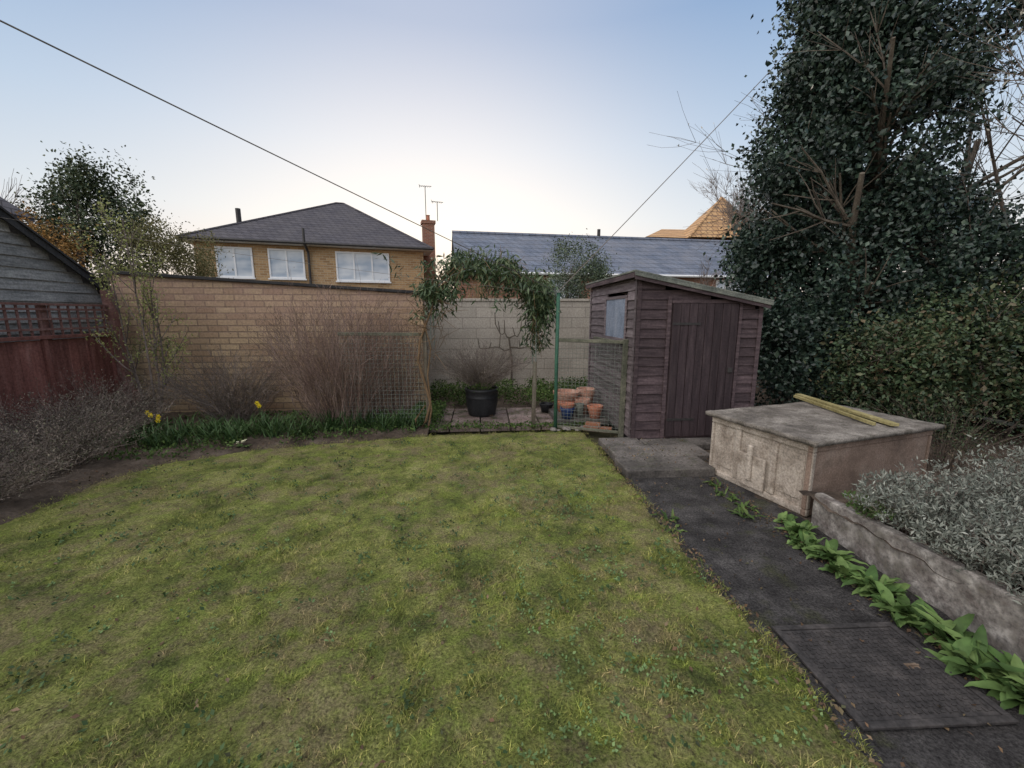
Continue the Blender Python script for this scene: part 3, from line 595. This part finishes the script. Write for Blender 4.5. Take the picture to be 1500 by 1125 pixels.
bare('bare_tree',(17.4,27,0),'leafless winter tree behind the slate roofs',[((0,0,0),(0,0,1),8.2,.17,4)],m_twiggrey,7,.55,.6,rmin=.010,grp='leafless winter trees',grav=.07,start=.55)
bare('bare_tree',(-19.3,18,0),'leafless winter tree behind the outbuildings',[((0,0,0),(.05,0,1),5.9,.14,4)],m_twiggrey,6,.55,.6,rmin=.008,grp='leafless winter trees',grav=.07,start=.5)
bare('bare_tree',(-.75,13,0),'sparse golden twigged small tree above the wall',[((0,0,0),(0,0,1),2.6,.035,3),((.4,0,0),(.1,0,1),2.3,.03,3)],m_twiggold,6,.5,.6,rmin=.005,grp='leafless winter trees',grav=.06)
bare('bare_tree',(6.0,12,0),'thin leafless shrub showing over the wall',[((0,0,0),(0,0,1),2.4,.03,3),((.9,0,0),(.1,0,1),2.2,.03,3)],m_twiggrey,6,.5,.6,rmin=.005,grp='leafless winter trees',grav=.06)
t,tips=bare('magnolia_tree',(7.2,3.9,0),'bare magnolia tree with pale furry buds on twigs',[((0,0,0),(-.12,.05,1),4.2,.06,3),((.2,.2,0),(-.36,.2,1),4.6,.04,3),((.1,.4,0),(-.22,.5,1),4.8,.04,3),((.1,.6,0),(-.05,.5,1),5.2,.04,3)],m_twigdark,6,.54,.75,.18,rmin=.004,grav=.04,start=.4)
P=[tuple(p) for i,p in enumerate(tips) if p.z>1.2 and R.random()<.14]
o=mkobj('buds',leafmesh('buds',P,.06,.22,(0,0,1.4),.1),[l_bud],parent=t); o['kind']='stuff'
t=E('sapling',(-4.75,6.2,0),'slender young tree with sparse yellow green leaves','tree'); mb=MB(); tips=[]
for (dx,l,lean) in ((0,2.9,.06),(.06,2.3,.18),(-.06,2.5,-.14),(.03,1.8,.3)): grow(mb,(dx,0,0),(lean,0,1),l,.02,0,2,tips,8,.30,.6,.09,.10,6,.003,.3)
O('trunk',mb,m_twiggrey,parent=t)
tp=np.array([tuple(p) for p in tips]); tp=tp[tp[:,2]>.7]; tp=np.repeat(tp,3,0)+rng.normal(size=(len(tp)*3,3))*.035
mkobj('crown',leafmesh('crown',tp,.034,.3),[l_sap],parent=t)

# ------------------------------------------------------------------ twiggy shrubs
def twiggy(name,loc,label,n,H,spread,mat,r=.005,br=4,arch=.25,leafm=None,leafL=.02,nl=0,base=.15,grp=None,cat='shrub',wig=.03,lw=.2,lb=.4):
    t=E(name,loc,label,cat,group=grp); mb=MB(); pts=[]
    for i in range(n):
        a=U(0,2*math.pi); q=math.sqrt(R.random()); b=Vector((math.cos(a)*q*base,math.sin(a)*q*base,0)); o=Vector((math.cos(a),math.sin(a),0))*q*spread
        h=H*U(.6,1)*(1-.25*q*q); P=[]; w=Vector((R.gauss(0,wig),R.gauss(0,wig),0))
        for k in range(6):
            s=k/5; P.append(b+o*(s**(1.0+arch))+w*math.sin(s*6)+rv()*wig*.3+Vector((0,0,h*(s-arch*.25*s*s*q))))
        mb.tube(P,[r*(1-.7*k/5) for k in range(6)],3)
        for j in range(br):
            k=R.randint(1,4); p=P[k].lerp(P[k+1],R.random()); d=((P[k+1]-P[k]).normalized()+rv()*.65).normalized(); l=H*U(.08,.24); q2=p+d*l*.5+rv()*l*.08; q3=q2+(d+rv()*.35+Vector((0,0,.15)))*l*.5
            mb.tube([p,q2,q3],[r*.5,r*.35,r*.2],3); pts+= [q2,q3,p.lerp(q3,.7)]
        pts+=P[2:]
    O('stems',mb,mat,parent=t)
    if leafm:
        T=np.array([tuple(p) for p in pts]); T=T[rng.integers(0,len(T),nl)]+rng.normal(size=(nl,3))*H*.035
        mkobj('foliage',leafmesh('foliage',T,leafL,lw,(0,0,lb)),[leafm],parent=t)
    return t
twiggy('deciduous_shrub',(-2.05,6.1,.03),'tall warm brown leafless shrub against the brick wall',300,2.05,.64,m_twig,.0048,9,.0,l_brown,.022,2500,.36,wig=.07)
twiggy('deciduous_shrub',(-1.35,6.4,.03),'leafless brown shrub beside the wire fence',100,1.85,.40,m_twig,.0045,7,.1,None,0,0,.25,wig=.06)
twiggy('deciduous_shrub',(-3.7,6.3,.03),'low rounded brown twiggy shrub by the wall',200,1.2,.8,m_twiggrey,.0045,9,.35,l_brown,.022,2600,.2,wig=.07)
for (x,y,h,s) in ((-4.6,4.6,.78,.75),(-5.0,5.6,.85,.7),(-4.45,3.6,.60,.6),(-5.0,3.0,.7,.7)):
    twiggy('heather_shrub',(x,y,.03),'grey brown heathery shrub in the border',230,h,s,m_twiggrey,.0032,7,.4,l_heb,.022,13000,.3,grp='grey brown border shrubs',wig=.06)
for (x,y,h,s) in ((2.92,2.2,.38,.26),(3.35,2.05,.52,.36),(3.02,1.6,.45,.34),(3.95,2.15,.56,.46),(3.15,1.05,.45,.38),(3.7,1.45,.54,.46),(2.85,1.9,.28,.2),(3.45,1.7,.5,.3),(2.8,1.3,.3,.22)):
    twiggy('lavender_bush',(x,y,.24),'silvery grey green lavender bush in the raised bed',170,h,s,m_twiggrey,.0026,6,.35,l_lav,.034,8500,.2,grp='lavender bushes in the raised bed',wig=.04,lw=.15,lb=.8)
twiggy('trailing_plant',(2.66,2.42,.28),'small bright green leafy plant on the planter wall',50,.15,.13,m_twiggrey,.002,3,.5,l_comf,.028,1200,.06)
twiggy('dry_stem_clump',(5.0,3.9,.0),'dry bare stems beside the bunker',60,.9,.8,m_twigdark,.0035,5,.5,l_mix,.03,1500,.2)

def clump(x,y,n,L,W,z=.0,mat=l_comf,name='broad_leaved_plant',label='clump of broad green leaves beside the wall',grp='broad leaved plants along the path'):
    mb=MB()
    for i in range(n):
        a=U(0,2*math.pi) ; l=L*U(.45,1.15); mb.leaf((U(-.05,.05),U(-.05,.05),0),a,l,W*U(.5,1.15),U(.25,1.15),U(.5,1.7),7,.4)
    return O(name,mb,mat,loc=(x,y,z),label=label,cat='plant',group=grp,smooth=True)
for i,(x,y,n,L) in enumerate([(2.36,1.35,56,.22),(2.28,1.50,48,.20),(2.38,1.68,40,.18),(2.30,1.86,36,.16),(2.35,2.04,42,.18),(2.29,2.22,36,.16),(2.36,2.38,38,.17),(2.31,2.55,32,.15),(2.38,2.70,28,.14),(2.31,1.14,30,.19),(2.43,2.86,20,.13)]):
    clump(x,y,n,L,.062)
for (x,y,n,L) in ((1.50,3.0,10,.13),(2.15,3.0,14,.14),(1.47,2.85,6,.08),(2.25,3.15,12,.13),(2.20,3.42,10,.10),(2.28,3.62,10,.10),(2.25,3.3,10,.1)):
    clump(x,y,n,L,.03,0,l_gc,'path_weed','small green weed growing from the path edge','weeds at the path edge')
for i in range(100):
    x=U(-4.6,-.85); yb=float(np.interp(x,[-4.6,-3.9,-3.5,-2.62,-1.0],[4.8,4.95,5.0,5.3,5.6])); y=yb+U(.1,.75)
    mb=MB()
    for k in range(R.randint(14,26)): mb.leaf((R.gauss(0,.05),R.gauss(0,.05),0),U(0,6.28),U(.20,.36),.016,U(.9,1.5),U(.3,1.5),5,.2,0,True)
    O('daffodil_clump',mb,l_strap,loc=(x,y,.04),label='clump of green strap leaves in the border',cat='plant',group='bulb leaf clumps in the border',smooth=True)
def daff(x,y,h):
    t=E('daffodil',(x,y,.04),'yellow daffodil flower on a green stem','flower',group='yellow daffodils'); mb=MB(); mb.tube([(0,0,0),(.01,0,h*.6),(.0,-.02,h)],.004,4); O('stem',mb,l_strap,parent=t)
    mb=MB()
    for k in range(6):
        a=k*math.pi/3; d=Vector((math.cos(a),0,math.sin(a))); s=Vector((-math.sin(a),0,math.cos(a))); c=Vector((0,-.02,h)); mb.add([c,c+d*.02+s*.012,c+d*.038,c+d*.02-s*.012],[(0,1,2,3)])
    o=len(mb.v)
    for r,yy in ((.009,-.021),(.011,-.038),(.014,-.045)):
        for k in range(8): mb.v.append((r*math.cos(k*.785),yy,h+r*math.sin(k*.785)))
    for i in range(2):
        for k in range(8): mb.f.append((o+i*8+k,o+i*8+(k+1)%8,o+i*8+8+(k+1)%8,o+i*8+8+k)); mb.m.append(0)
    O('flower',mb,l_yel,parent=t)
for (x,y,h) in ((-4.15,5.35,.36),(-4.1,5.4,.33),(-4.05,5.32,.30),(-3.15,5.9,.38),(-3.1,5.85,.35),(-4.3,5.5,.36)): daff(x,y,h)
def primrose(x,y):
    mb=MB()
    for k in range(16): mb.leaf((0,0,0),U(0,6.28),U(.07,.11),.035,.5,.8,4,.2,0)
    for k in range(9):
        cx,cy,cz=R.gauss(0,.035),R.gauss(0,.03),U(.06,.085)
        for j in range(5):
            a=j*1.257; d=Vector((math.cos(a),math.sin(a),.2)); s=Vector((-math.sin(a),math.cos(a),0)); c=Vector((cx,cy,cz)); mb.add([c,c+d*.012+s*.008,c+d*.018,c+d*.012-s*.008],[(0,1,2,3)],1)
    O('primrose',mb,[l_comf,l_cream],loc=(x,y,.03),label='low primrose with pale cream flowers at the lawn edge',cat='flower')
primrose(-2.95,5.1)
P=np.stack([rng.uniform(-5.2,-.9,9000),rng.uniform(4.6,6.7,9000),rng.uniform(.03,.13,9000)],1)
k=np.array([edge(p[0],p[1])<-.02 and mn.noise(Vector((p[0]*2,p[1]*2,1)))>-.12 for p in P]); P=P[k]
Q=np.stack([rng.uniform(-1.0,2.6,12000),rng.uniform(7.1,8.5,12000),rng.uniform(.05,.34,12000)],1); k=np.array([mn.noise(Vector((p[0]*2,p[1]*2,5)))>-.2 for p in Q])
Q2=np.stack([rng.uniform(-1.1,-.6,1500),rng.uniform(5.9,7.0,1500),rng.uniform(.03,.2,1500)],1)
Q3=np.stack([rng.uniform(-.9,1.7,900),5.72+np.abs(rng.normal(0,.10,900)),rng.uniform(.02,.07,900)],1)
mkobj('ground_cover',leafmesh('ground_cover',np.concatenate([P,Q[k],Q2,Q3]),.045,.3,(0,0,.4)),[l_gc],label='low green ground cover plants in the beds',cat='ground cover',kind='stuff')

# ------------------------------------------------------------------ fence panels, arch, post, lines
def meshpanel(mb,a,b,z0,z1,st=.055,r=.0022):
    a=Vector(a); b=Vector(b); L=(b-a).length; n=int(L/st)
    for i in range(n+1):
        p=a.lerp(b,i/n); mb.tube([(p.x,p.y,z0),(p.x+U(-.003,.003),p.y,z1)],r,3)
    n=int((z1-z0)/st)
    for i in range(n+1):
        z=z0+(z1-z0)*i/n; mb.tube([(a.x,a.y+.004,z),(b.x,b.y+.004,z)],r,3)
def B1(name,a,b,w,h,mat,par,bev=.004):
    mb=MB(); beam(mb,a,b,w,h); return O(name,mb,mat,parent=par,bev=bev)
wf=E('wire_fence',(-1.95,5.85,0),'low wire mesh fence on weathered wooden posts','fence')
mb=MB(); meshpanel(mb,(0,0,0),(1.17,-.03,0),.08,1.36); O('mesh',mb,m_wire,parent=wf)
B1('rail',(-.02,0,1.385),(1.2,-.03,1.375),.03,.045,m_rail,wf)
B1('post',(0,0,0),(0,0,1.38),.05,.05,m_post,wf); B1('post',(1.19,-.03,0),(1.16,-.03,1.42),.055,.055,m_post,wf)
gf=E('wire_gate_panel',(1.07,5.66,0),'timber framed wire mesh panel beside the shed','fence panel')
mb=MB(); meshpanel(mb,(0,0,0),(.80,-.38,0),.06,1.27,.05,.0020); O('mesh',mb,m_wire,parent=gf)
B1('rail',(0,0,1.30),(.81,-.38,1.29),.04,.045,m_rail,gf); B1('rail',(0,0,.06),(.81,-.38,.06),.03,.035,m_rail,gf)
B1('post',(.81,-.40,0),(.82,-.40,1.33),.06,.06,m_rail,gf)
mb=MB(); meshpanel(mb,(.78,-.34,0),(.76,.9,0),.1,1.25,.06,.0020); O('side_mesh',mb,m_wire,parent=gf)
B1('rail',(.80,-.37,1.28),(.76,.9,1.28),.03,.035,m_rail,gf)
cp=E('clothes_post',(1.05,5.65,0),'tall green metal clothes post','post')
mb=MB(); mb.tube([(0,0,-.05),(0,0,1.0),(.01,0,1.94)],.026,8); O('pole',mb,m_green,parent=cp,smooth=True)
mb=MB(); mb.tube([(0,0,1.90),(-.05,-.03,1.93),(-.05,-.05,1.96)],.006,5); mb.box(-.03,.03,-.03,.03,1.94,1.96); O('hook',mb,m_wire,parent=cp)
def line(a,b,r,lab,sag=.0):
    a=Vector(a); b=Vector(b); mb=MB(); mb.tube([a.lerp(b,i/24)-Vector((0,0,sag*4*(i/24)*(1-i/24))) -a for i in range(25)],r,5)
    O('washing_line',mb,m_rope,loc=a,label=lab,cat='washing line',group='washing lines tied to the green post')
line((1.05,5.65,1.95),(1.05-2.79*2,5.65-3.81*2,1.95+.77*2+.02),.0035,'pale washing line strung from the green post',.02)
line((1.05,5.65,1.95),(5.4,6.7,6.3),.006,'pale washing line rising from post to holly tree',.02)
line((1.05,5.65,1.93),(-5.25,5.15,2.70),.002,'thin line from the green post to the outbuilding',.05)
ar=E('garden_arch',(-.70,5.82,0),'wood and wire garden arch carrying a climber','arch')
B1('post',(-.06,0,0),(-.06,0,1.45),.055,.055,m_post,ar); B1('post',(1.45,0,-.02),(1.47,0,.98),.055,.055,m_post,ar)
mb=MB()
for yy in (0,.4):
    mb.tube([(0,yy,1.2)]+[(.74-.74*math.cos(t),yy,1.75+.52*math.sin(t)) for t in np.linspace(0,math.pi,14)]+[(1.48,yy,.9)],.008,5)
for t in np.linspace(.1,math.pi-.1,8): mb.tube([(.74-.74*math.cos(t),0,1.75+.52*math.sin(t)),(.74-.74*math.cos(t),.4,1.75+.52*math.sin(t))],.006,4)
O('hoop',mb,m_wire,parent=ar)
cl=E('climbing_plant',(-.78,5.78,0),'evergreen climber with long drooping leaves over the arch','climber')
mb=MB()
def sp(pts,r0,r1):
    n=len(pts); mb.tube(pts,[r0+(r1-r0)*i/(n-1) for i in range(n)],6)
sp([(-.12,0,0),(-.02,-.02,.15),(.05,0,.4),(-.02,0,.7),(-.10,0,1.0),(-.06,0,1.3),(.08,0,1.65),(.2,0,2.0),(.5,.1,2.25),(.9,.1,2.35),(1.3,.1,2.2),(1.6,.1,1.9)],.020,.007)
sp([(.0,0,.0),(.06,0,.3),(.02,.02,.8),(.08,.0,1.2),(-.02,0,1.6),(.15,.05,2.0),(.45,0,2.3)],.014,.006)
sp([(-.15,-.05,.0),(-.16,-.05,.18),(-.02,-.03,.38)],.016,.011)
for i in range(130):
    t=U(0,math.pi); p=Vector((.85-.8*math.cos(t),U(0,.4),1.75+.6*math.sin(t))); d=rv()*.36; sp([p,p+d*.5,p+d+Vector((0,0,-.10))],.004,.002)
for i in range(16):
    p=Vector((U(1.5,1.68),U(0,.3),U(1.6,2.0))); sp([p,p+Vector((U(-.08,.08),0,-.25)),p+Vector((U(-.1,.1),U(-.05,.05),-U(.35,.65)))],.005,.002)
for i in range(60):
    p=Vector((U(-.15,.25),U(-.1,.3),U(.9,2.0))); d=rv()*.38; sp([p,p+d*.5,p+d],.004,.002)
O('stems',mb,m_vine,parent=cl)
C=[]
for i in range(330):
    t=U(.25,math.pi-.0); q=U(.84,1.17)+.07*math.sin(t*5+1); C.append((.85-.80*q*math.cos(t),U(-.15,.5),1.70+.64*q*math.sin(t)+.07*math.sin(t*7)))
for i in range(150): C.append((1.62+R.gauss(0,.085)-.05*(i%5==0),U(-.05,.35),2.05-abs(R.gauss(0,.42))))
for i in range(40): C.append((.45+R.gauss(0,.3),U(-.05,.4),2.28+R.gauss(0,.10)))
for i in range(50): C.append((1.2+R.gauss(0,.25),U(-.05,.4),2.07+R.gauss(0,.13)))
for i in range(30): C.append((.08+R.gauss(0,.13),U(-.05,.3),U(1.6,2.15)))
C=np.array([c for c in C if c[2]>1.05]); P=np.repeat(C,11,0)+rng.normal(size=(len(C)*11,3))*.055
mkobj('foliage',leafmesh('foliage',P,.11,.11,(0,0,-1.0),.04),[l_clim],parent=cl)
es=E('espalier_shrub',(.65,8.9,0),'knotty espaliered branches trained on the block wall','shrub'); mb=MB()
mb.tube([(0,0,0),(.02,-.03,.6),(-.05,-.03,1.15)],[.025,.022,.018],6)
for s,l,z in ((-1,.65,1.05),(1,.7,1.1),(1,.35,1.3),(-1,.3,1.3)):
    pts=[(-.04,-.03,z-.15)]; x=-.04; zz=z-.15
    for k in range(6): x+=s*l/6; zz+=U(-.05,.11); pts.append((x,-.04,zz))
    mb.tube(pts,[.018*(1-.1*k) for k in range(7)],5)
    for k in range(2,7,2): mb.tube([pts[k],(pts[k][0]+U(-.05,.05),-.06,pts[k][2]+U(.12,.28))],[.012,.007],4)
O('branches',mb,m_bark,parent=es)

# ------------------------------------------------------------------ pots
bp=E('barrel_planter',(-.0,6.6,.03),'round black plastic barrel planter on the patio','planter')
mb=MB(); mb.lathe([(.0,0),(.215,0),(.225,.02),(.25,.15),(.262,.25),(.262,.29),(.268,.30),(.262,.31),(.265,.39),(.275,.40),(.278,.44),(.25,.445),(.245,.40)],32); 
O('tub',mb,m_barrel,parent=bp,smooth=True)
mb=MB(); mb.lathe([(.246,.40),(.15,.41),(.001,.42)],24); O('soil',mb,m_soil,parent=bp)
twiggy('potted_shrub',(-.0,6.6,.43),'twiggy fuchsia like shrub growing in the black planter',230,.80,.72,m_twiggrey,.0040,9,.3,l_heb,.022,3000,.10,wig=.05)
T=np.stack([rng.normal(0,.10,700),rng.normal(0,.09,700),rng.uniform(0,.12,700)],1)
mkobj('ivy_plant',leafmesh('ivy_plant',T,.035,.35,(0,-.3,.3)),[l_gc],loc=(-.0,6.58,.44),label='low green ivy spilling in the black planter',cat='plant')
def pot(x,y,z,r,h,mat,label,tilt=0,name='flower_pot'):
    t=E(name,(x,y,z),label,'flower pot',group='pots beside the shed'); t.rotation_euler=(tilt,0,U(0,3))
    rb=r*.66; mb=MB(); mb.lathe([(0,0),(rb,0),(rb+(r-rb)*.72,h*.74)],28); 
    mb.lathe([(r*.86,h),(rb*.9,h*.1),(0,h*.1)],28); O('pot_body',mb,mat,parent=t,smooth=True)
    mb=MB(); mb.lathe([(rb+(r-rb)*.72,h*.74),(r*.97,h*.745),(r,h*.98),(r*.95,h),(r*.86,h),(r*.80,h*.7)],28); O('rim',mb,mat,parent=t)
    return t
OB('brick_edging',m_redbrick,[(0,.215,0,.10,0,.065),(.225,.40,0,.1,0,.065),(.03,.24,.002,.1,.0655,.12)],loc=(1.44,5.60,.0),rz=-.4,label='few red bricks beside the pots',cat='brick edging',bev=.004)
OB('pot_stand',m_slab,[(0,.78,0,.80,.02,.11)],loc=(1.10,5.80,0),label='low dark slab carrying the flower pots',cat='slab',bev=.01)
pot(1.34,6.30,.11,.18,.20,m_terra,'large terracotta bowl pot with wide rim')
pot(1.34,6.30,.265,.215,.19,m_terra2,'large faded terracotta pot stacked in another')
pot(1.68,6.42,.11,.15,.36,m_terra2,'tall faded terracotta flower pot')
pot(1.28,5.92,.11,.115,.17,m_blue,'small dark blue glazed flower pot')
pot(1.28,5.92,.22,.105,.12,m_terra,'terracotta pot nested in the blue pot')
pot(1.70,5.92,.11,.12,.19,m_terra,'terracotta flower pot beside the shed')
pot(1.56,6.14,.11,.12,.25,m_terra2,'weathered terracotta flower pot behind others')
pot(1.47,5.92,.11,.065,.22,m_felt,'small grey stoneware pot')
pot(1.08,6.66,.03,.12,.15,m_barrel,'small black plastic flower pot')
for i in range(9):
    mb=MB(); r=U(.025,.05); mb.lathe([(0,0),(r,.01),(r*1.1,r*.5),(r*.7,r*.95),(0,r*1.05)],9)
    mb.v=[(a+U(-.006,.006),b+U(-.006,.006),c) for a,b,c in mb.v]
    O('stone',mb,m_render,loc=(U(1.0,1.45),U(5.5,5.68),.02),label='small pale stone at the lawn end',cat='stone',group='loose stones by the post',smooth=True)

# ------------------------------------------------------------------ light, world, camera
az=math.radians(-125); el=math.radians(42)
sd=Vector((math.sin(az)*math.cos(el),math.cos(az)*math.cos(el),math.sin(el)))
L=bpy.data.lights.new('rear_fill_sun','SUN'); L.energy=2.5; L.angle=math.radians(90); L.color=(1,.91,.82)  # added soft fill from behind left; the low dusk sun itself stands ahead
lo=bpy.data.objects.new('rear_fill_sun',L); COL.objects.link(lo); lo.rotation_euler=sd.to_track_quat('Z','Y').to_euler(); lo.location=(0,0,20)
w=bpy.data.worlds.new('World'); scene.world=w; w.use_nodes=True; n=w.node_tree.nodes; l=w.node_tree.links
sky=n.new('ShaderNodeTexSky'); sky.sky_type='NISHITA'; sky.sun_disc=False; sky.sun_elevation=el; sky.sun_rotation=az; sky.air_density=1; sky.dust_density=1.5
tc=n.new('ShaderNodeTexCoord'); s=n.new('ShaderNodeSeparateXYZ'); l.new(tc.outputs['Generated'],s.inputs[0])
c=ramp(n,l,s.outputs[2],[(0,(.78,.62,.52)),(.10,(.72,.65,.60)),(.20,(.60,.64,.67)),(.34,(.43,.53,.65)),(.52,(.24,.36,.55)),(.62,(.28,.38,.56)),(.8,(.68,.70,.75)),(1,(.86,.86,.88))])
dp=n.new('ShaderNodeVectorMath'); dp.operation='DOT_PRODUCT'; l.new(tc.outputs['Generated'],dp.inputs[0]); 
g=Vector((-.10,.97,.12)).normalized(); dp.inputs[1].default_value=g
mr=maprange(n,l,dp.outputs['Value'],.66,1,0,1); pw=n.new('ShaderNodeMath'); pw.operation='POWER'; pw.inputs[1].default_value=2.6; l.new(mr,pw.inputs[0])
gl=mix(n,l,pw.outputs[0],(0,0,0),(.50,.34,.17))
c2=mix(n,l,1.0,c,gl,'ADD')
nish=mix(n,l,1.0,sky.outputs[0],(.020,.020,.020),'MULTIPLY'); c3=mix(n,l,1.0,c2,nish,'ADD')
l.new(c3,n['Background'].inputs[0]); n['Background'].inputs[1].default_value=1.08
cam=bpy.data.cameras.new('camera'); co=bpy.data.objects.new('camera',cam); COL.objects.link(co); co.location=(0,0,1.65); co.rotation_euler=(math.radians(90-9.65),0,math.radians(-4.3))
cam.lens=14.4; cam.sensor_width=36; cam.clip_end=800; cam.clip_start=.05; scene.camera=co
scene.view_settings.view_transform='Standard'; scene.view_settings.look='None'; scene.view_settings.exposure=0
